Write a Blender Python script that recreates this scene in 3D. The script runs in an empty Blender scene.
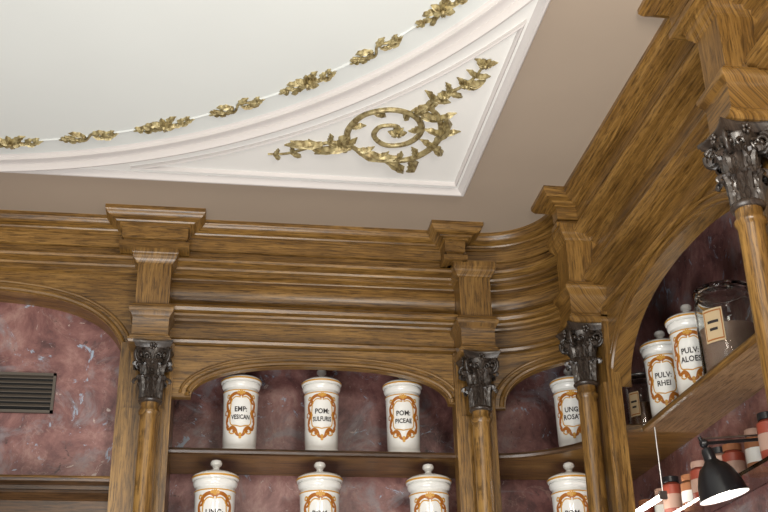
import bpy, math, random
from mathutils import Matrix, Vector
random.seed(4)
ZO=1.6; ZC=1.93
COL=bpy.context.scene.collection
bpy.context.scene.view_settings.view_transform='Standard'
# ---------------------------------------------------------------- materials
def newmat(name):
    m=bpy.data.materials.new(name); m.use_nodes=True
    nt=m.node_tree; b=nt.nodes["Principled BSDF"]
    return m,nt,b
def simple(name,col,rough=.5,metal=0,spec=.5,coat=0,trans=0,emit=None,es=0,ior=1.45,alpha=1):
    m,nt,b=newmat(name)
    b.inputs["Base Color"].default_value=(*col,1); b.inputs["Roughness"].default_value=rough
    b.inputs["Metallic"].default_value=metal; b.inputs["Specular IOR Level"].default_value=spec
    b.inputs["Coat Weight"].default_value=coat; b.inputs["Transmission Weight"].default_value=trans
    b.inputs["IOR"].default_value=ior
    if emit: b.inputs["Emission Color"].default_value=(*emit,1); b.inputs["Emission Strength"].default_value=es
    return m
def ramp(nt,stops):
    r=nt.nodes.new("ShaderNodeValToRGB"); e=r.color_ramp.elements
    while len(e)<len(stops): e.new(.5)
    for i,(p,c) in enumerate(stops): e[i].position=p; e[i].color=(*c,1)
    return r
def wood(name,dark,mid,light,rough=.34,coat=.15):
    m,nt,b=newmat(name); N=nt.nodes.new; L=nt.links.new
    uv=N("ShaderNodeUVMap")
    def noise(sx,sy,det,rg,dist):
        mp=N("ShaderNodeMapping"); mp.inputs["Scale"].default_value=(sx,sy,1); L(uv.outputs[0],mp.inputs[0])
        n=N("ShaderNodeTexNoise"); n.inputs["Scale"].default_value=1.0; n.inputs["Detail"].default_value=det; n.inputs["Roughness"].default_value=rg; n.inputs["Distortion"].default_value=dist
        L(mp.outputs[0],n.inputs["Vector"]); return n
    n1=noise(5,120,6,.72,.25); n2=noise(13,170,4,.7,0); n3=noise(1.6,16,3,.5,1.2)
    a=N("ShaderNodeMath"); a.operation='MULTIPLY'; a.inputs[1].default_value=.65; L(n1.outputs["Fac"],a.inputs[0])
    c=N("ShaderNodeMath"); c.operation='MULTIPLY_ADD'; c.inputs[1].default_value=.35; L(n3.outputs["Fac"],c.inputs[0]); L(a.outputs[0],c.inputs[2])
    r=ramp(nt,[(.36,dark),(.50,mid),(.64,light)]); L(c.outputs[0],r.inputs[0])
    r2=ramp(nt,[(.41,(.20,.17,.14)),(.50,(1,1,1))]); L(n2.outputs["Fac"],r2.inputs[0])
    mx=N("ShaderNodeMix"); mx.data_type='RGBA'; mx.blend_type='MULTIPLY'; mx.inputs[0].default_value=.7
    L(r.outputs[0],mx.inputs[6]); L(r2.outputs[0],mx.inputs[7])
    tc=N("ShaderNodeTexCoord"); n4=N("ShaderNodeTexNoise"); n4.inputs["Scale"].default_value=2.2; n4.inputs["Detail"].default_value=3; L(tc.outputs["Object"],n4.inputs["Vector"])
    r4=ramp(nt,[(.36,(.62,.60,.58)),(.62,(1,1,1))]); L(n4.outputs["Fac"],r4.inputs[0])
    mx2=N("ShaderNodeMix"); mx2.data_type='RGBA'; mx2.blend_type='MULTIPLY'; mx2.inputs[0].default_value=.8
    L(mx.outputs[2],mx2.inputs[6]); L(r4.outputs[0],mx2.inputs[7])
    L(mx2.outputs[2],b.inputs["Base Color"])
    b.inputs["Roughness"].default_value=rough; b.inputs["Coat Weight"].default_value=coat; b.inputs["Coat Roughness"].default_value=.25
    bp=N("ShaderNodeBump"); bp.inputs["Strength"].default_value=.15; bp.inputs["Distance"].default_value=.002; L(n2.outputs["Fac"],bp.inputs["Height"]); L(bp.outputs[0],b.inputs["Normal"])
    return m
M_WOOD=wood("oak",(.080,.038,.009),(.225,.118,.028),(.36,.205,.058))
M_SHELFL=wood("oak_lit_underside",(.20,.12,.055),(.34,.21,.105),(.42,.28,.15))  # oak made paler: bounced lamp light on right shelf underside, put into colour
M_WOODD=wood("oak_dark",(.03,.014,.005),(.075,.036,.013),(.13,.065,.025))
M_CARVE=wood("carved_dark_oak",(.022,.017,.014),(.050,.037,.029),(.095,.072,.056),rough=.36,coat=.2)
def marble(name,k=1.0):
    m,nt,b=newmat(name); N=nt.nodes.new; L=nt.links.new
    tc=N("ShaderNodeTexCoord")
    def noise(sc,det,rg,dist,loc=(0,0,0)):
        mp=N("ShaderNodeMapping"); mp.inputs["Location"].default_value=loc; L(tc.outputs["Object"],mp.inputs[0])
        n=N("ShaderNodeTexNoise"); n.inputs["Scale"].default_value=sc; n.inputs["Detail"].default_value=det; n.inputs["Roughness"].default_value=rg; n.inputs["Distortion"].default_value=dist
        L(mp.outputs[0],n.inputs["Vector"]); return n
    c=lambda *a: tuple(x*k for x in a)
    n=noise(6,10,.74,.4)
    r=ramp(nt,[(.36,c(.085,.038,.038)),(.46,c(.18,.078,.072)),(.55,c(.26,.125,.112)),(.66,c(.38,.23,.20))]); L(n.outputs["Fac"],r.inputs[0])
    cur=r.outputs[0]
    for nn,lo,hi,col,amt in ((noise(5.5,8,.7,.8,(3,7,1)),.54,.64,(.26,.26,.28),.5),(noise(9,8,.72,1.4,(9,2,5)),.60,.64,(.34,.44,.56),.85),(noise(13,7,.7,.6,(1,12,5)),.63,.66,(.03,.018,.018),.75),(noise(16,7,.7,1.6,(6,1,8)),.65,.67,(.58,.50,.46),.7)):
        r2=ramp(nt,[(lo,(0,0,0)),(hi,(amt,)*3)]); L(nn.outputs["Fac"],r2.inputs[0])
        mx=N("ShaderNodeMix"); mx.data_type='RGBA'; L(r2.outputs[0],mx.inputs[0]); L(cur,mx.inputs[6]); mx.inputs[7].default_value=(*c(*col),1); cur=mx.outputs[2]
    n3=noise(2.6,7,.6,1.0,(4,4,4))
    r3=ramp(nt,[(.494,(0,0,0)),(.5,(.35,.35,.35)),(.506,(0,0,0))]); L(n3.outputs["Fac"],r3.inputs[0])
    mx2=N("ShaderNodeMix"); mx2.data_type='RGBA'; L(r3.outputs[0],mx2.inputs[0]); L(cur,mx2.inputs[6]); mx2.inputs[7].default_value=(.40*k,.26*k,.22*k,1)
    L(mx2.outputs[2],b.inputs["Base Color"]); b.inputs["Roughness"].default_value=.4
    return m
M_MARB=marble("plum_marble",1.0)
def plaster(name,col,var=.05):
    m,nt,b=newmat(name); N=nt.nodes.new; L=nt.links.new
    tc=N("ShaderNodeTexCoord"); n=N("ShaderNodeTexNoise"); n.inputs["Scale"].default_value=3; n.inputs["Detail"].default_value=4; L(tc.outputs["Object"],n.inputs["Vector"])
    r=ramp(nt,[(.3,tuple(x*(1-var) for x in col)),(.7,col)]); L(n.outputs["Fac"],r.inputs[0]); L(r.outputs[0],b.inputs["Base Color"]); b.inputs["Roughness"].default_value=.7
    return m
M_TAUPE=plaster("taupe_paint",(.385,.31,.24))
M_WHITE=plaster("ceiling_white",(.82,.82,.79),.03)
M_DISC=plaster("ceiling_pale_grey",(.66,.69,.67),.03)
M_FRAME=plaster("moulding_paint",(.62,.59,.57))
M_WALLP=plaster("wall_paint",(.5,.45,.4))
def gold():
    m,nt,b=newmat("gilding"); N=nt.nodes.new; L=nt.links.new
    tc=N("ShaderNodeTexCoord"); n=N("ShaderNodeTexNoise"); n.inputs["Scale"].default_value=60; n.inputs["Detail"].default_value=3; L(tc.outputs["Object"],n.inputs["Vector"])
    r=ramp(nt,[(.35,(.18,.13,.05)),(.6,(.44,.37,.19))]); L(n.outputs["Fac"],r.inputs[0]); L(r.outputs[0],b.inputs["Base Color"])
    b.inputs["Metallic"].default_value=.4; b.inputs["Roughness"].default_value=.40
    return m
M_GOLD=gold()
M_PORC=simple("white_porcelain",(.76,.76,.73),rough=.14,coat=.6)
M_ORN=simple("label_ochre",(.36,.12,.015),rough=.3)
M_ORN2=simple("label_gold",(.55,.28,.04),rough=.3)
M_INK=simple("label_ink",(.02,.015,.015),rough=.4)
M_GLASS=simple("clear_glass",(.93,.95,.94),rough=.02,trans=1,ior=1.35)
M_AMBER=simple("amber_contents",(.12,.045,.015),rough=.5)
M_PINKC=simple("powder_contents",(.30,.20,.15),rough=.7)
M_RED=simple("red_contents",(.30,.06,.035),rough=.4)
M_PALE=simple("pale_contents",(.42,.27,.21),rough=.5)
M_LABEL=simple("paper_label",(.55,.42,.25),rough=.6)
M_BLACK=simple("black_enamel",(.012,.012,.014),rough=.28)
M_STEEL=simple("steel",(.35,.35,.35),rough=.3,metal=1)
M_BULB=simple("lamp_bulb",(1,1,1),emit=(1,.93,.82),es=14)
M_TUBE=simple("tube_glow",(1,1,1),emit=(1,.93,.84),es=20)
M_VENT=simple("vent_metal",(.09,.075,.06),rough=.5)
M_DARK=simple("vent_dark",(.01,.01,.01),rough=.9)
M_CORK=simple("stopper",(.30,.12,.05),rough=.7)
M_INWH=simple("shade_inner",(.75,.75,.75),rough=.4)
# ---------------------------------------------------------------- mesh builder
class MB:
    def __init__(s,name): s.name=name; s.v=[]; s.f=[]; s.mi=[]; s.uv=[]; s.mats=[]; s.has=False
    def mid(s,m):
        if m not in s.mats: s.mats.append(m)
        return s.mats.index(m)
    def add(s,vs,fs,mat,grain='x',uvs=None,T=None):
        o=len(s.v); k=s.mid(mat)
        vs=[Vector(a) for a in vs]
        g={'x':0,'y':1,'z':2}[grain]; a,b=[i for i in range(3) if i!=g]
        if T is not None: wv=[T@a_ for a_ in vs]
        else: wv=vs
        s.v+=wv
        for i,f in enumerate(fs):
            s.f.append([o+j for j in f]); s.mi.append(k)
            if uvs: s.uv.append([uvs[j] for j in f])
            else: s.uv.append([(vs[j][g],vs[j][a]+.8*vs[j][b]) for j in f])
    def grid(s,rows,mat,closed_u=False,closed_v=False,grain='x',uv=None,T=None):
        n=len(rows); m=len(rows[0]); vs=[p for r in rows for p in r]; fs=[]
        for i in range(n if closed_u else n-1):
            for j in range(m if closed_v else m-1):
                a=i*m+j; b=i*m+(j+1)%m; c=((i+1)%n)*m+(j+1)%m; d=((i+1)%n)*m+j
                fs.append([a,b,c,d])
        s.add(vs,fs,mat,grain,uv,T)
    def box(s,x0,x1,y0,y1,z0,z1,mat,grain='x',T=None):
        vs=[(x,y,z) for x in(x0,x1) for y in(y0,y1) for z in(z0,z1)]
        fs=[[0,1,3,2],[4,6,7,5],[0,4,5,1],[2,3,7,6],[0,2,6,4],[1,5,7,3]]
        s.add(vs,fs,mat,grain,None,T)
    def lathe(s,prof,mat,c=(0,0,0),seg=32,T=None,grain='z'):
        rows=[[(c[0]+r*math.cos(2*math.pi*j/seg),c[1]+r*math.sin(2*math.pi*j/seg),c[2]+z) for j in range(seg)] for r,z in prof]
        s.grid(rows,mat,closed_v=True,grain=grain,T=T)
    def tube(s,pts,rad,mat,seg=8,T=None,flat=1.0,grain='x'):
        pts=[Vector(p) for p in pts]; n=len(pts)
        if not isinstance(rad,(list,tuple)): rad=[rad]*n
        rows=[]
        up=Vector((0,0,1)); uvs=[]; L=0
        for i,p in enumerate(pts):
            d=(pts[min(i+1,n-1)]-pts[max(i-1,0)])
            if d.length<1e-9: d=Vector((1,0,0))
            d.normalize(); u=up if abs(d.z)<.95 else Vector((0,1,0))
            a=d.cross(u).normalized(); b=a.cross(d).normalized()
            if i>0: L+=(p-pts[i-1]).length
            rows.append([tuple(p+a*rad[i]*math.cos(2*math.pi*j/seg)+b*rad[i]*flat*math.sin(2*math.pi*j/seg)) for j in range(seg)])
            uvs+=[(L,5+j*rad[i]) for j in range(seg)]
        s.grid(rows,mat,closed_v=True,T=T,uv=uvs)
        s.add(rows[0],[list(range(seg))],mat,T=T); s.add(rows[-1],[list(range(seg))],mat,T=T)
    def loft(s,rings,mat,grain='x',T=None):
        s.grid(rings,mat,closed_v=True,grain=grain,T=T)
        s.add(rings[0],[list(range(len(rings[0])))],mat,grain,T=T); s.add(rings[-1],[list(range(len(rings[0])))],mat,grain,T=T)
    def blob(s,c,r,mat,T=None,seg=8,sc=(1,1,1)):
        rows=[[(c[0]+sc[0]*r*math.sin(math.pi*i/seg)*math.cos(2*math.pi*j/seg),c[1]+sc[1]*r*math.sin(math.pi*i/seg)*math.sin(2*math.pi*j/seg),c[2]+sc[2]*r*math.cos(math.pi*i/seg)) for j in range(seg)] for i in range(seg+1)]
        s.grid(rows,mat,closed_v=True,T=T)
    def build(s,parent=None,sharp=32,loc=None):
        me=bpy.data.meshes.new(s.name); me.from_pydata([tuple(a) for a in s.v],[],s.f)
        for m in s.mats: me.materials.append(m)
        uvl=me.uv_layers.new(name="UVMap")
        for p,k,u in zip(me.polygons,s.mi,s.uv):
            p.material_index=k; p.use_smooth=True
            for li,c in zip(p.loop_indices,u): uvl.data[li].uv=c
        import bmesh
        bm=bmesh.new(); bm.from_mesh(me); bmesh.ops.recalc_face_normals(bm,faces=bm.faces); bm.to_mesh(me); bm.free()
        me.set_sharp_from_angle(angle=math.radians(sharp))
        o=bpy.data.objects.new(s.name,me); COL.objects.link(o)
        if parent: o.parent=parent
        o.location=(loc[0],loc[1],loc[2]+ZO) if loc else ((0,0,0) if parent else (0,0,ZO))
        return o
def catmull(pts,n=8):
    P=[Vector(p) for p in pts]; P=[2*P[0]-P[1]]+P+[2*P[-1]-P[-2]]; out=[]
    for i in range(1,len(P)-2):
        for k in range(n):
            t=k/n; a,b,c,d=P[i-1],P[i],P[i+1],P[i+2]
            out.append(.5*((2*b)+(-a+c)*t+(2*a-5*b+4*c-d)*t*t+(-a+3*b-3*c+d)*t**3))
    out.append(P[-2]); return out
def sweep(mb,path,prof,mat,vals=None,closed=False,flip=1):
    n=len(path); P=[Vector((p[0],p[1])) for p in path]; rows=[]; uvs=[]
    L=0; plen=[0]
    for a,b in zip(prof,prof[1:]): plen.append(plen[-1]+math.hypot(b[0]-a[0],b[1]-a[1]))
    for i in range(n):
        ds=[]
        if i>0 or closed: ds.append((P[i]-P[i-1]).normalized())
        if i<n-1 or closed: ds.append((P[(i+1)%n]-P[i]).normalized())
        ns=[Vector((-d.y,d.x))*flip for d in ds]
        m=ns[0] if len(ns)==1 else (ns[0]+ns[1])/(1+ns[0].dot(ns[1]))
        if i>0: L+=(P[i]-P[i-1]).length
        rows.append([(P[i].x+m.x*d,P[i].y+m.y*d,z) for d,z in prof]); uvs+=[(L,q+3.1+prof[0][1]*7) for q in plen]
    mb.grid(rows,mat,closed_u=closed,uv=uvs)
# ---------------------------------------------------------------- plan path of the cabinetry (d = depth into wall from cornice edge)
YB=3.80; XR=1.19; CX=.965; CY=3.575; LA=.5
S_R=lambda y: CX+LA+(CY-y)
def P(s,d):
    if s<=CX: return (s,YB+d)
    if s<CX+LA:
        a=(s-CX)/LA*math.pi/2; r=.225+d
        return (CX+r*math.sin(a),CY+r*math.cos(a))
    return (XR+d,CY-(s-CX-LA))
XL=-2.7; YF=-1.2
def base_path(x0=XL,y1=YF):
    p=[(x0,YB),(CX,YB)]
    for i in range(1,14):
        a=i/14*math.pi/2; p.append((CX+.225*math.sin(a),CY+.225*math.cos(a)))
    p+=[(XR,CY),(XR,y1)]
    return p
# ---------------------------------------------------------------- room shell
fl=MB("floor"); fl.box(XL-.3,2.0,YF-.1,4.4,-1.7,-1.6,M_WOODD); fl.build()
ce=MB("ceiling"); ce.box(XL-.3,1.9,YF-.1,4.5,ZC,ZC+.1,M_TAUPE)
ce.build()
wb=MB("wall_back"); wb.box(-.25,1.75,4.25,4.4,-1.6,ZC,M_MARB); wb.box(XL-.1,-.25,4.03,4.4,-1.6,ZC,M_MARB); wb.build()
wr=MB("wall_right"); wr.box(1.65,1.8,YF,4.25,-1.6,ZC,M_MARB); wr.build()
wl=MB("wall_left"); wl.box(XL-.2,XL,YF,4.03,-1.6,ZC,M_WALLP); wl.build()
wf=MB("wall_front"); wf.box(XL-.2,1.8,YF-.1,YF,-1.6,ZC,M_WALLP); wf.build()
# ---------------------------------------------------------------- ceiling relief
cp=MB("trim_1")
FX,FY=.84,3.475
CCX,CCY,CR=-1.05,1.41,2.06
cp.box(XL,FX-.02,YF,FY-.02,ZC-.008,ZC+.01,M_WHITE)
fr=[(0,ZC+.002),(0,ZC-.020),(.006,ZC-.026),(.013,ZC-.026),(.018,ZC-.018),(.024,ZC-.014),(.030,ZC-.007)]
sweep(cp,[(XL,FY),(FX,FY),(FX,YF)],fr,M_FRAME,flip=-1)
def arcpts(r,a0,a1,n=90): return [(CCX+r*math.cos(a0+(a1-a0)*i/n),CCY+r*math.sin(a0+(a1-a0)*i/n)) for i in range(n+1)]
a_end=math.acos((FX-.045-CCX)/CR)
def clip(p): return (min(p[0],FX-.045),min(p[1],FY-.002))
ring=[clip(p) for p in arcpts(1.985,-math.pi,math.pi,160)][:-1]
cp.add([(x,max(y,YF+.01),ZC-.012) for x,y in ring],[list(range(len(ring)))],M_DISC)
rp=[(0,ZC-.007),(0,ZC-.028),(.004,ZC-.038),(.012,ZC-.040),(.020,ZC-.032),(.022,ZC-.018),(.044,ZC-.016),(.056,ZC-.017),(.058,ZC-.027),(.066,ZC-.027),(.068,ZC-.016),(.080,ZC-.011)]
sweep(cp,arcpts(CR,math.pi*.95,a_end-.02,120),rp,M_FRAME,flip=-1)
sp=[]
r2=2.125; ix,iy=.800,3.412
a1=math.asin((iy-CCY)/r2); a2=math.acos((ix-CCX)/r2)
arc=arcpts(r2,a1,a2,50)
sp=[tuple(p) for p in arc]+[(ix,iy)]
sweep(cp,sp,[(0,ZC-.007),(.001,ZC-.018),(.005,ZC-.021),(.009,ZC-.018),(.012,ZC-.007)],M_FRAME,closed=True,flip=1)
cp.build(sharp=40)
# gilded ornaments
def leaf(mb,o,ang,ln,w,h=.012,curl=0.0,z=None,mat=None,lob=.25):
    z=ZC-.008 if z is None else z; mat=mat or M_GOLD
    rows=[];n=12
    x,y=o;a=ang
    for i in range(n+1):
        t=i/n; ww=w*max(.04,math.sin(math.pi*min(1,.10+.90*t)))**.8*(1+lob*math.cos(t*math.pi*6))*.5
        hh=h*math.sin(math.pi*(.15+.8*t)); px,py=-math.sin(a),math.cos(a)
        rows.append([(x-px*ww,y-py*ww,z),(x-px*ww*.55,y-py*ww*.55,z-hh*.9),(x,y,z-hh*.5),(x+px*ww*.55,y+py*ww*.55,z-hh*.9),(x+px*ww,y+py*ww,z)])
        a+=curl/n; x+=math.cos(a)*ln/n; y+=math.sin(a)*ln/n
    mb.grid(rows,mat)
ga=MB("gilded_ceiling_garland")
RG=1.905
def garc(t,off=0): return (CCX+(RG+off)*math.cos(t),CCY+(RG+off)*math.sin(t))
t0=math.atan2(3.126-CCY,-.211-CCX)
step=.262/RG
ga.tube([(*garc(math.pi*.95-i*.02),ZC-.012) for i in range(160)],.0045,M_DISC,seg=6)
for q in range(-14,11):
    tc=t0-q*step; tan=tc-math.pi/2
    if tc>math.pi*.94 or tc<-.25: continue
    big=(q%2==0)
    half=.074 if big else .068
    nL=6
    for u in range(nL):
        f=(u-(nL-1)/2)/((nL-1)/2)*half; pc=garc(tc-f/RG,.008*math.sin(u*1.9))
        k=1-.50*abs(f)/half
        for sd in (-1,1):
            dirn=tan+(math.pi if f<0 else 0)
            leaf(ga,pc,dirn+sd*(.6+.4*random.random()),.060*k,.020*k+.004,.016,curl=-sd*.9,z=ZC-.009)
        if u%2==0: ga.blob((pc[0],pc[1],ZC-.018),.007*k+.001,M_GOLD,seg=6)
    c=garc(tc)
    if big:
        for u in range(6): leaf(ga,c,u*math.pi/3+.3,.038,.020,.018,z=ZC-.013,lob=.1)
        ga.blob((c[0],c[1],ZC-.026),.009,M_GOLD,seg=7)
    else:
        ga.tube(catmull([(*garc(tc+.04,-.016),ZC-.015),(*garc(tc+.012,.018),ZC-.017),(*garc(tc-.012,-.016),ZC-.017),(*garc(tc-.04,.016),ZC-.015)],6),.0045,M_GOLD,seg=6)
    for e in (-1,1):
        leaf(ga,garc(tc-e*half/RG),tan+(0 if e>0 else math.pi),.045,.011,.012,z=ZC-.009)
ga.build(sharp=60)
sc=MB("gilded_scroll_ornament")
def stem(pts,r0,r1,rmid=None):
    c=catmull([(x,y,ZC-.009) for x,y in pts],7); n=len(c)
    rr=[(r0+(r1-r0)*i/(n-1)) if rmid is None else (r0*(1-2*i/(n-1))+rmid*2*i/(n-1) if i<n/2 else rmid*(2-2*i/(n-1))+r1*(2*i/(n-1)-1)) for i in range(n)]
    sc.tube(c,rr,M_GOLD,seg=7); return c
def along(c,i): 
    p=c[i]; d=c[min(i+1,len(c)-1)]-c[max(i-1,0)]; return (p.x,p.y),math.atan2(d.y,d.x)
s1=stem([(.125,3.275),(.19,3.262),(.26,3.215),(.325,3.175),(.385,3.185),(.44,3.23),(.52,3.270),(.605,3.25),(.662,3.175),(.678,3.075),(.648,2.975),(.605,2.915),(.64,2.855),(.686,2.81),(.719,2.747),(.733,2.67)],.0045,.0035,.013)
s2=stem([(.385,3.185),(.375,3.09),(.415,2.995),(.50,2.955),(.580,2.99),(.612,3.075),(.578,3.150),(.510,3.170),(.463,3.12),(.475,3.06),(.525,3.050),(.545,3.09)],.011,.008,.011)
n1=len(s1)
for i in range(2,n1-1,6):
    p,a=along(s1,i); f=i/n1; k=.6+.45*math.sin(math.pi*f)
    for sd in (-1,1): 
        if .30<f<.55 and sd>0: continue
        leaf(sc,p,a+sd*.55,.070*k,.022*k,.016,curl=sd*1.1,z=ZC-.008)
for i in (8,16,24,32):
    p,a=along(s2,i); leaf(sc,p,a+.40,.058,.022,.016,curl=1.2,z=ZC-.008)
for (p,a,l,w,cu) in (((.30,3.195),3.5,.13,.030,-.9),((.30,3.18),2.7,.11,.026,.8),((.40,3.20),3.3,.14,.034,-1.1),((.42,3.215),.7,.16,.040,-1.0),((.52,3.268),.35,.12,.034,.9),((.605,3.25),.8,.10,.034,1.4),((.67,3.12),-1.1,.15,.036,-.8),((.66,3.16),.3,.08,.028,1.3),((.655,3.00),-2.2,.09,.026,-1.0),((.605,2.915),2.6,.07,.022,-1.0),((.70,2.78),.1,.06,.020,-.8),((.38,3.12),2.4,.09,.028,-1.2)):
    leaf(sc,p,a,l,w,.024,curl=cu,z=ZC-.008)
for p,r in (((.733,2.675),.026),((.700,2.785),.024),((.535,3.085),.032),((.645,2.85),.022)):
    for u in range(6): leaf(sc,p,u*math.pi/3,r,.016,.016,z=ZC-.010,lob=.1)
    sc.blob((p[0],p[1],ZC-.022),.008,M_GOLD,seg=6)
sc.build(sharp=60)
# ---------------------------------------------------------------- entablature
en=MB("trim_2")   # crown cornice with break-fronts
B=.09
cpath=[(XL,YB)]
for a,b in ((-.44,-.08),(.765,CX)):
    cpath+=[(a,YB),(a,YB-B),(b,YB-B),(b,YB)]
for i in range(1,14):
    a=i/14*math.pi/2; cpath.append((CX+.225*math.sin(a),CY+.225*math.cos(a)))
for a,b,bb in ((CY,3.40,.075),(2.39,2.03,.09),(.85,.5,.09)):
    cpath+=[(XR,a),(XR-bb,a),(XR-bb,b),(XR,b)]
cpath+=[(XR,YF)]
crown=[(0,ZC+.001),(0,1.915),(.003,1.912),(.005,1.907),(.012,1.899),(.024,1.893),(.036,1.889),(.040,1.884),(.052,1.884),(.052,1.876),(.060,1.874),(.062,1.832),(.070,1.826),(.070,1.818),(.054,1.814),(.054,1.795),(.12,1.795)]
sweep(en,cpath,crown,M_WOOD)
en.build(sharp=25)
e2=MB("trim_3")
mid=[(.100,1.82),(.100,1.799),(.050,1.796),(.038,1.790),(.034,1.782),(.038,1.773),(.052,1.766),(.074,1.764),(.076,1.756),(.098,1.754),(.098,1.744),(.112,1.740),(.118,1.736),(.120,1.730)]
sweep(e2,base_path(),mid,M_WOOD)
low=[(.120,1.732),(.106,1.715),(.100,1.69),(.103,1.665),(.112,1.645),(.122,1.635),(.122,1.622),(.092,1.620),(.072,1.616),(.060,1.608),(.058,1.599),(.066,1.589),(.084,1.583),(.086,1.575),(.112,1.573),(.114,1.565),(.134,1.563),(.134,1.495)]
sweep(e2,base_path(x0=-.25),low,M_WOOD)
sweep(e2,base_path(x0=-.25),[(.134,1.501),(.114,1.498),(.106,1.488),(.112,1.479),(.134,1.474),(.134,1.46)],M_WOOD)
e2.build(sharp=25)
def arch(mb,s0,s1,c,h,zs,za,ztop,d0,d1,e1=2.4,e2=2.2,n=60,mold=True,jd=None):
    jd=d1 if jd is None else jd
    def zb(s):
        t=abs((s-c)/h)
        return zs if t>=1 else zs+(za-zs)*(1-t**e1)**(1/e2)
    ss=[c-h*math.cos(math.pi*i/n) for i in range(n+1)]
    F=[(s,zb(s)) for s in ss]
    rows=[];uv=[]
    for s,z in F:
        rows.append([(*P(s,d0),ztop),(*P(s,d0),z),(*P(s,d1),z),(*P(s,d1),ztop)]); uv+=[(s,ztop),(s,z),(s,z-(d1-d0)),(s,z-(d1-d0)-.1)]
    mb.grid(rows,M_WOOD,uv=uv)
    for a,b in ((s0,ss[0]),(ss[-1],s1)):
        m=6; rows=[];uv=[]
        for i in range(m+1):
            s=a+(b-a)*i/m
            rows.append([(*P(s,d0),ztop),(*P(s,d0),zs),(*P(s,jd),zs),(*P(s,jd),ztop)]); uv+=[(s,ztop),(s,zs),(s,zs-.1),(s,zs-.2)]
        mb.grid(rows,M_WOOD,uv=uv)
    if mold:
        for off,r in ((.012,.010),(.038,.006)):
            pts=[]
            for i,(s,z) in enumerate(F):
                t=(s-c)/h
                pts.append((*P(s+off*(1 if t>0 else -1)*abs(t)**3,d0-.001),z+off*(1-.6*abs(t)**6)))
            mb.tube(pts,r,M_WOOD,seg=8)
ar=MB("arch_frame_trim")
arch(ar,-.23,.942,.372,.475,1.275,1.405,1.47,.128,.16)
arch(ar,.942,1.52,1.235,.185,1.26,1.40,1.47,.128,.155)
arch(ar,S_R(3.52),S_R(2.21),S_R(2.885),.575,1.20,1.45,1.475,.128,.19,e1=2.3,e2=2.0,jd=.15)
arch(ar,S_R(2.21),S_R(.68),S_R(1.44),.66,1.20,1.45,1.475,.128,.19,e1=2.3,e2=2.0,jd=.15)
arch(ar,-2.6,-.23,-1.42,1.08,1.30,1.665,1.765,.118,.23,e1=5.5,e2=2.6)
ar.build(sharp=30)
def frame_back(u): 
    return Matrix.Translation((u,YB,0))
def frame_right(y):
    return Matrix.Translation((XR,y,0))@Matrix.Rotation(-math.pi/2,4,'Z')
def ringp(w,f,b,z): return [(-w,f,z),(w,f,z),(w,b,z),(-w,b,z)]
def pilaster(name,T,wl=.085,wr=.085,back=.2):
    m=MB(name); W=.066
    def stack(prof,w,f,b,g='x'):
        m.loft([ringp(w+e,f-e,b,z) for e,z in prof],M_WOOD,grain=g,T=T)
    stack([(.0,1.43),(.006,1.434),(.010,1.440),(.010,1.448),(.004,1.452),(.004,1.458),(-.002,1.464),(-.002,1.525),(.000,1.530),(.002,1.538),(.010,1.548),(.013,1.558),(.013,1.566),(.006,1.572),(.005,1.578),(-.002,1.584)],W,.0,.15)
    stack([(-.004,1.58),(-.004,1.740),(.002,1.744),(.004,1.750),(.012,1.758),(.016,1.768),(.016,1.776),(.020,1.780),(.020,1.800)],W-.002,.004,.15,'z')
    m.box(-wl,wr,.105,back,-1.6,1.47,M_WOOD,'z',T)
    m.box(-wl+.02,wr-.02,.095,.12,-1.6,1.22,M_WOOD,'z',T)
    m.build(sharp=25)
pilaster("trim_4",frame_back(-.255),wl=.105,wr=.085,back=.44)
pilaster("trim_5",frame_back(.942),wl=.075,wr=.075,back=.17)
pilaster("trim_6",frame_right(3.52),wl=.07,wr=.07,back=.15)
pilaster("trim_7",frame_right(2.21),back=.45)
pilaster("trim_8",frame_right(.68),back=.45)
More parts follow.
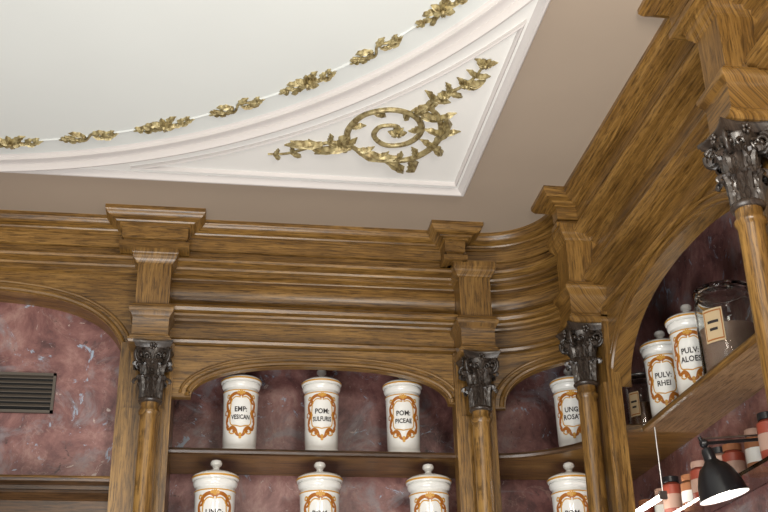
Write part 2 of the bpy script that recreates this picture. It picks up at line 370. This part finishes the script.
def column(T,cy=.03):
    m=MB("carved_column"); D=M_CARVE
    zb=1.215
    m.lathe([(.001,-1.6),(.06,-1.6),(.06,-1.5),(.05,-1.48),(.036,-1.45),(.0315,zb-.045),(.035,zb-.04),(.038,zb-.034),(.038,zb-.028),(.032,zb-.022),(.032,zb)],M_WOOD,(0,cy,0),T=T,seg=28)
    C=T@Matrix.Translation((0,cy,zb))@Matrix.Diagonal((.80,.80,.935,1)); T=C
    zb=0; cy=0
    m.lathe([(.040,zb),(.049,zb+.002),(.053,zb+.009),(.049,zb+.016),(.043,zb+.02),(.040,zb+.06),(.042,zb+.13),(.054,zb+.18),(.066,zb+.20),(.066,zb+.206)],D,(0,cy,0),T=T,seg=28)
    def ab(h,z):
        r=[]
        for q in range(4):
            for i in range(6):
                t=(i/6)*2-1; x=t*h; y=-h*(1-.20*(1-t*t)); a=q*math.pi/2
                r.append((x*math.cos(a)-y*math.sin(a),cy+x*math.sin(a)+y*math.cos(a),z))
        return r
    m.loft([ab(.070,zb+.204),(ab(.078,zb+.208)),(ab(.080,zb+.216)),(ab(.086,zb+.220)),(ab(.086,zb+.230)),(ab(.076,zb+.232))],D,T=T)
    for tier,(z0,hh,nl,ph,r0,out) in enumerate(((.016,.085,8,0,.046,.024),(.05,.112,8,math.pi/8,.047,.030))):
        for q in range(nl):
            a0=q*2*math.pi/nl+ph; rows=[]; NI=18
            for i in range(NI+1):
                t=i/NI
                if t<.8: tt=t/.8; r=r0+out*tt**2.5; z=z0+hh*math.sin(tt*math.pi/2)**.9
                else: tt=(t-.8)/.2; r=r0+out+.012*math.sin(tt*math.pi*.8); z=z0+hh-.022*tt
                w=.0235*(math.sin(math.pi*(.18+.75*t))**.7)*(1+.26*math.cos(t*math.pi*9))
                row=[]
                for j in (-3,-2,-1,0,1,2,3):
                    rr=r+{0:.006,1:-.003,2:.002,3:-.006}[abs(j)]; an=a0+j/3*w/r
                    row.append((rr*math.cos(an),cy+rr*math.sin(an),zb+z))
                rows.append(row)
            m.grid(rows,D,T=T)
    for q in range(4):
        a=math.pi/4+q*math.pi/2
        pts=[];rad=[]
        for i in range(40):
            t=i/39; ang=t*math.pi*3.8; R=.027*(1-t)**.7+.004
            rr=.076+math.sin(ang)*R; z=.176+math.cos(ang)*R
            pts.append((rr*math.cos(a),cy+rr*math.sin(a),zb+z)); rad.append(.0085*(1-t*.45))
        m.tube(pts,rad,D,seg=8,T=T)
        for sd in (-1,1): m.blob((.076*math.cos(a)-sd*.006*math.sin(a),.076*math.sin(a)+sd*.006*math.cos(a),.176),.008,D,T=T)
        b=q*math.pi/2
        for u in range(5):
            an=u*2*math.pi/5
            m.blob((.074*math.cos(b)-.010*math.cos(an)*math.sin(b),cy+.074*math.sin(b)+.010*math.cos(an)*math.cos(b),zb+.208+.010*math.sin(an)),.0065,D,T=T,seg=6)
        for sd in (-1,1):
            pts=[]
            for i in range(26):
                t=i/25; ang=-math.pi*.6+t*math.pi*2.8; R=.014*(1-t)+.003
                x=sd*(.026-math.cos(ang)*R); z=.170+math.sin(ang)*R
                pts.append((.067*math.cos(b)-x*math.sin(b),cy+.067*math.sin(b)+x*math.cos(b),zb+z))
            m.tube(pts,.0045,D,seg=6,T=T)
    m.build(sharp=50)
column(frame_back(-.238)); column(frame_back(.942)); column(frame_right(3.52),.050); column(frame_right(2.21),.034); column(frame_right(.68),.034)
# ---------------------------------------------------------------- shelves
def shelf(name,z,th,d=.165):
    m=MB(name)
    arcp=[(-.17,YB+d)]+[P(CX+LA*i/12,d) for i in range(13)]
    front=arcp+[(1.45,3.56),(1.45,2.30)]
    A=arcp+[(1.37,3.56),(1.65,3.56),(1.65,4.25),(-.17,4.25)]
    Bp=[(1.45,3.56),(1.45,2.30),(1.65,2.30),(1.65,3.56)]
    for poly,mu in ((A,M_WOOD),(Bp,M_SHELFL)):
        n=len(poly)
        m.add([(x,y,z) for x,y in poly],[list(range(n))],M_WOOD,'y'); m.add([(x,y,z-th) for x,y in poly],[list(range(n))],mu,'y' if mu is M_SHELFL else 'x')
    poly=front+[(1.65,2.30),(1.65,4.25),(-.17,4.25)]
    m.grid([[(x,y,z),(x,y,z-th)] for x,y in poly],M_WOOD,closed_u=True)
    m.tube([(x,y,z-th/2) for x,y in arcp],th*.5,M_WOODD,seg=8)
    m.tube([(x,y,z-th/2) for x,y in front[-2:]],th*.5,M_WOOD,seg=8)
    m.build(sharp=30)
shelf("wooden_shelf",1.10,.024)
lo=MB("wooden_shelf"); 
poly=[(-.17,YB+.165)]+[P(CX+LA*i/12,.165) for i in range(13)]+[(1.36,3.62),(1.36,4.25),(-.17,4.25)]
n=len(poly); lo.add([(x,y,.69) for x,y in poly],[list(range(n))],M_WOOD); lo.add([(x,y,.67) for x,y in poly],[list(range(n))],M_WOOD); lo.grid([[(x,y,.69),(x,y,.67)] for x,y in poly],M_WOOD,closed_u=True); lo.build()
gs=MB("glass_shelf"); gs.box(1.53,1.65,2.30,4.2,.80,.812,M_GLASS,'y'); gs.build()
tl=MB("cabinet_tube_light"); tl.tube([(1.46,3.51,.842),(1.46,3.78,.842)],.009,M_TUBE,seg=12)
for y0 in (3.495,3.78):
    tl.box(1.448,1.472,y0,y0+.014,.830,.856,M_STEEL); tl.tube([(1.46,y0+.007,.85),(1.46,y0+.007,1.075)],.003,M_STEEL,seg=8)
tl.build()
cb=MB("wall_cabinet")
sweep(cb,[(XL,YB+.10),(-.36,YB+.10)],[(.13,.978),(.02,.978),(.005,.974),(0,.966),(.003,.958),(.014,.952),(.03,.948),(.03,.935),(.022,.93),(.02,.922),(.028,.915),(.05,.90),(.05,-1.6)],M_WOODD)
sweep(cb,[(XL,YB+.10),(-.36,YB+.10)],[(.10,.982),(.02,.981),(.004,.976),(0,.970),(.006,.962)],M_WOOD)
cb.build()
ve=MB("air_vent_grille"); vx0,vx1,vz0,vz1=-1.05,-.592,1.232,1.382; vy=4.03
ve.box(vx0,vx1,vy-.004,vy,vz0,vz1,M_DARK)
for a,b,c,d in ((vx0,vx1,vz0,vz0+.010),(vx0,vx1,vz1-.010,vz1),(vx0,vx0+.010,vz0,vz1),(vx1-.010,vx1,vz0,vz1)): ve.box(a,b,vy-.012,vy,c,d,M_VENT)
for i in range(7):
    z=vz0+.022+i*.0175
    ve.add([(vx0+.01,vy-.011,z),(vx1-.01,vy-.011,z),(vx1-.01,vy-.002,z+.012),(vx0+.01,vy-.002,z+.012),(vx0+.01,vy-.011,z+.003),(vx1-.01,vy-.011,z+.003),(vx1-.01,vy-.002,z+.015),(vx0+.01,vy-.002,z+.015)],[[0,1,2,3],[4,5,6,7],[0,1,5,4],[2,3,7,6]],M_VENT)
ve.build()
# ---------------------------------------------------------------- jars
def text_mesh(txt,size):
    cu=bpy.data.curves.new("t",'FONT'); cu.body=txt; cu.size=size; cu.align_x='CENTER'; cu.resolution_u=2; cu.offset=.0005
    o=bpy.data.objects.new("t",cu); COL.objects.link(o)
    bpy.context.view_layer.update()
    dg=bpy.context.evaluated_depsgraph_get(); me=o.evaluated_get(dg).to_mesh()
    vs=[tuple(v.co) for v in me.vertices]; fs=[list(p.vertices) for p in me.polygons]
    o.evaluated_get(dg).to_mesh_clear(); bpy.data.objects.remove(o); bpy.data.curves.remove(cu)
    return vs,fs
JP=[(.001,0),(.060,0),(.066,.004),(.067,.012),(.065,.020),(.0615,.026),(.0615,.034),(.0625,.05),(.0635,.15),(.0650,.222),(.0665,.228),(.0665,.234),(.0635,.239),(.0635,.246),(.068,.250),(.0715,.257),(.0715,.264),(.067,.270)]
LP=[(.060,.268),(.074,.270),(.0765,.275),(.0765,.281),(.073,.286),(.060,.293),(.040,.300),(.022,.304),(.013,.308),(.010,.313),(.013,.318),(.0185,.323),(.0195,.330),(.016,.337),(.008,.341),(.001,.342)]
def rad_at(z): return .0622+(z-.05)*.0155
def wrap(x,z,r=None):
    rr=(rad_at(z) if r is None else r)+.0010
    a=x/.064
    return (rr*math.sin(a),-rr*math.cos(a),z)
LK=1.16
def lab(p): return (p[0]*LK,.138+(p[1]-.135)*LK)
def strip2(mb,pts,w,mat,T,off=0):
    c=catmull([(*lab(p),0) for p in pts],5); n=len(c)
    w=[a*1.3 for a in w]
    rows=[]
    for i in range(n):
        d=c[min(i+1,n-1)]-c[max(i-1,0)]; d.normalize(); t=i/(n-1); ww=w[0]+(w[1]-w[0])*t if len(w)==2 else (w[0]+(w[1]-w[0])*2*t if t<.5 else w[1]+(w[2]-w[1])*(2*t-1))
        nx,ny=-d.y*ww/2,d.x*ww/2
        r=rad_at(c[i].y)+off
        rows.append([wrap(c[i].x+nx,c[i].y+ny,r),wrap(c[i].x-nx,c[i].y-ny,r)])
    mb.grid(rows,mat,T=T)
def jar(loc,rot,lines,scale=1.0):
    m=MB("apothecary_jar"); T=Matrix.Rotation(rot,4,'Z')@Matrix.Scale(scale,4)
    m.lathe(JP,M_PORC,T=T,seg=48); m.lathe(LP,M_PORC,T=T,seg=48)
    m.lathe([(.0768,.274),(.0772,.277),(.0768,.280)],M_ORN2,T=T,seg=48)
    m.lathe([(.0668,.229),(.0670,.231),(.0668,.233)],M_ORN2,T=T,seg=48)
    for sx in (-1,1):
        S=lambda L:[(sx*a,b) for a,b in L]
        strip2(m,S([(0,.196),(.012,.204),(.026,.200),(.036,.190),(.032,.180),(.040,.172),(.047,.176)]),[.009,.010,.003],M_ORN,T)
        strip2(m,S([(.040,.185),(.047,.172),(.044,.152),(.037,.140),(.045,.125),(.048,.108),(.040,.094)]),[.005,.011,.005],M_ORN,T,.0002)
        strip2(m,S([(.048,.100),(.040,.088),(.026,.092),(.016,.084),(.010,.070),(0,.064)]),[.007,.011,.006],M_ORN,T)
        strip2(m,S([(.002,.190),(.018,.192),(.030,.180),(.033,.165),(.035,.12),(.030,.102),(.016,.098),(0,.094)]),[.003,.003],M_ORN2,T,.0004)
        strip2(m,S([(.034,.196),(.043,.200),(.046,.192),(.041,.190)]),[.004,.003],M_ORN2,T,.0004)
        strip2(m,S([(.012,.078),(.026,.072),(.036,.078),(.032,.084)]),[.003,.004],M_ORN2,T,.0004)
        strip2(m,S([(.046,.150),(.053,.145),(.054,.136),(.048,.134)]),[.004,.003],M_ORN,T,.0003)
    for p in ((0,.203),(0,.212),(-.008,.207),(.008,.207),(0,.070),(0,.060),(.02,.080),(-.02,.080),(.046,.115),(-.046,.115)):
        x,z=lab(p)
        c=[wrap(x+.006*math.cos(a*math.pi/4),z+.006*math.sin(a*math.pi/4),rad_at(z)+.0006) for a in range(8)]
        m.add(c,[list(range(8))],M_ORN2 if abs(p[0])<.01 else M_ORN,T=T)
    z=.148
    for ln in lines:
        vs,fs=text_mesh(ln,.027 if len(ln)<6 else .024)
        wmax=max(abs(v[0]) for v in vs); k=min(.85,.035/wmax)
        m.add([wrap(v[0]*k,z+v[1],rad_at(z+v[1])+.0008) for v in vs],fs,M_INK,T=T); z-=.029
    m.build(sharp=35,loc=loc)
zt=1.1005
jar((.080,4.06,zt),-.0,["EMP:","VESICAN"]); jar((.383,4.06,zt),-.06,["POM:","SULFURIS"]); jar((.694,4.06,zt),-.15,["POM:","PICEAE"]); jar((1.330,3.96,zt),-.32,["UNG:","ROSAT"])
zl=.6905
jar((.0,4.0,zl),0,["UNG:","ALTHAE"],1.10); jar((.372,4.0,zl),-.05,["POM:","CITRIN"],1.10); jar((.772,4.0,zl),-.15,["UNG:","SIMPL"],1.10); jar((1.29,3.94,zl),-.30,["POM:","ROSAR"],1.10)
jar((1.54,3.545,zt),-.5,["PULV:","RHEI"]); jar((1.54,3.30,zt),-.55,["PULV:","ALOES"])
def glassjar(name,loc,r,h,content):
    m=MB(name)
    m.lathe([(.001,0),(r*.96,0),(r,.006),(r,h*.78),(r*.93,h*.84),(r*.86,h*.86),(r*.86,h*.9),(r*.90,h*.91),(r*.90,h*.915),(r*.82,h*.915),(r*.82,h*.86),(r*.92,h*.80),(r*.95,h*.76),(r*.95,.01),(.001,.01)],M_GLASS,seg=40)
    m.lathe([(.001,.012),(r*.94,.012),(r*.94,h*.50),(r*.5,h*.54),(.001,h*.54)],content,seg=32)
    m.lathe([(.001,h*.917),(r*.98,h*.917),(r*1.0,h*.93),(r*.98,h*.945),(r*.6,h*.965),(r*.25,h*.975),(r*.22,h*.98),(r*.28,h*.99),(r*.2,h*1.0),(.001,h*1.0)],M_GLASS if r>.08 else M_STEEL,seg=32)
    def patch(a0,a1,z0,z1,o,mt):
        rows=[]
        for i in range(13):
            a=math.radians(a0+(a1-a0)*i/12)
            rows.append([((r+o)*math.cos(a),(r+o)*math.sin(a),z0),((r+o)*math.cos(a),(r+o)*math.sin(a),z1)])
        m.grid(rows,mt)
    patch(198,238,h*.30,h*.66,.0012,M_LABEL); patch(200,236,h*.32,h*.64,.0016,M_ORN); patch(202,234,h*.335,h*.625,.002,M_LABEL)
    patch(207,229,h*.50,h*.53,.0024,M_INK); patch(210,226,h*.42,h*.45,.0024,M_INK)
    m.build(loc=loc)
glassjar("glass_storage_jar",(1.525,3.74,zt),.058,.25,M_AMBER)
glassjar("glass_storage_jar",(1.55,3.05,zt),.092,.30,M_PINKC)
glassjar("glass_storage_jar",(1.55,2.62,zt),.07,.26,M_AMBER)
sb=MB("small_ingredient_bottles")
for i in range(11):
    y=3.95-i*.125; x=1.585+(.008 if i%2 else -.008); r=.034; h=.085+.012*((i*7)%3)
    c=[M_RED,M_PALE,M_RED,M_CORK][i%4]
    sb.lathe([(.001,0),(r,0),(r,h),(r*.75,h+.008),(r*.6,h+.012)],c,(x,y,.814),seg=20)
    sb.lathe([(r*.8,h+.010),(r*.85,h+.012),(r*.85,h+.03),(.001,h+.032)],[M_CORK,M_PALE,M_BLACK][i%3],(x,y,.814),seg=20)
    sb.lathe([(r+.001,h*.25),(r+.001,h*.7)],[M_PALE,M_PORC][i%2],(x,y,.814),seg=20)
sb.build()
le=bpy.data.objects.new("desk_lamp",None); COL.objects.link(le); le.location=(0,0,ZO)
J=Vector((1.40,3.012,.878)); 
m=MB("arm"); m.tube([J,(1.63,3.012,.90)],.005,M_BLACK,seg=10); m.blob(J,.014,M_BLACK); m.box(1.635,1.65,2.992,3.032,.87,.93,M_BLACK)
m.tube([J+Vector((0,0,.014)),(1.64,3.012,.914)],.003,M_STEEL,seg=8); m.tube([J+Vector((-.012,0,.02)),J+Vector((.01,0,-.03))],.006,M_BLACK,seg=8); m.build(parent=le)
ax=Vector((.22,-.05,-1)).normalized(); q=Vector((0,0,-1)).rotation_difference(ax).to_matrix().to_4x4(); T=Matrix.Translation(J+Vector((.005,0,-.015)))@q@Matrix.Scale(1.0,4)
m=MB("shade"); m.lathe([(.001,0),(.014,0),(.018,-.01),(.018,-.035),(.026,-.045),(.040,-.055),(.052,-.075),(.062,-.10),(.070,-.135),(.072,-.145)],M_BLACK,T=T)
m.lathe([(.001,-.05),(.036,-.06),(.049,-.08),(.059,-.104),(.068,-.137),(.072,-.145)],M_INWH,T=T); m.build(parent=le)
m=MB("bulb"); m.blob((0,0,-.112),.030,M_BULB,T=T,seg=14); m.build(parent=le)
# ---------------------------------------------------------------- lights
def area(name,loc,target,size,power,col,sy=None):
    l=bpy.data.lights.new(name,'AREA'); l.size=size; l.energy=power; l.color=col
    if sy: l.shape='RECTANGLE'; l.size_y=sy
    o=bpy.data.objects.new(name,l); COL.objects.link(o); o.location=(loc[0],loc[1],loc[2]+ZO)
    d=Vector(target)-Vector(loc); o.rotation_euler=d.to_track_quat('-Z','Y').to_euler(); return o
area("left_fill_light",(-2.4,-.4,.3),(.8,3.8,1.4),1.8,34,(1,.98,.95))  # added area light from the left, no window there
area("ceiling_wash_light",(-.2,1.6,-.9),(.1,2.7,1.93),1.6,84,(1,.98,.95))  # added low area light aimed up to brighten the ceiling, no real fixture
area("key_light",(.75,.9,1.30),(.0,3.9,1.2),.40,25,(1,.93,.83))
area("fill_light",(-.7,.2,1.4),(1.1,3.6,1.2),.5,15,(1,.93,.83))
pl=bpy.data.lights.new("lamp_light",'SPOT'); pl.energy=14; pl.color=(1,.92,.8); pl.shadow_soft_size=.03; pl.spot_size=2.2
po=bpy.data.objects.new("lamp_light",pl); COL.objects.link(po); po.location=(J.x+.04,J.y,J.z-.17+ZO); po.rotation_euler=(0,0.3,0)
w=bpy.data.worlds.new("World"); bpy.context.scene.world=w; w.use_nodes=True; w.node_tree.nodes["Background"].inputs[0].default_value=(.9,.92,1,1); w.node_tree.nodes["Background"].inputs[1].default_value=.35
# ---------------------------------------------------------------- camera
cam=bpy.data.cameras.new("camera"); co=bpy.data.objects.new("camera",cam); COL.objects.link(co)
cam.sensor_width=36; cam.lens=1121.4/768*36; cam.clip_start=.01
R=Matrix.Rotation(-.155,4,'Z')@Matrix.Rotation(math.pi/2+.4402,4,'X')@Matrix.Rotation(-.0218,4,'Z')
co.matrix_world=Matrix.Translation((0,0,ZO))@R
bpy.context.scene.camera=co
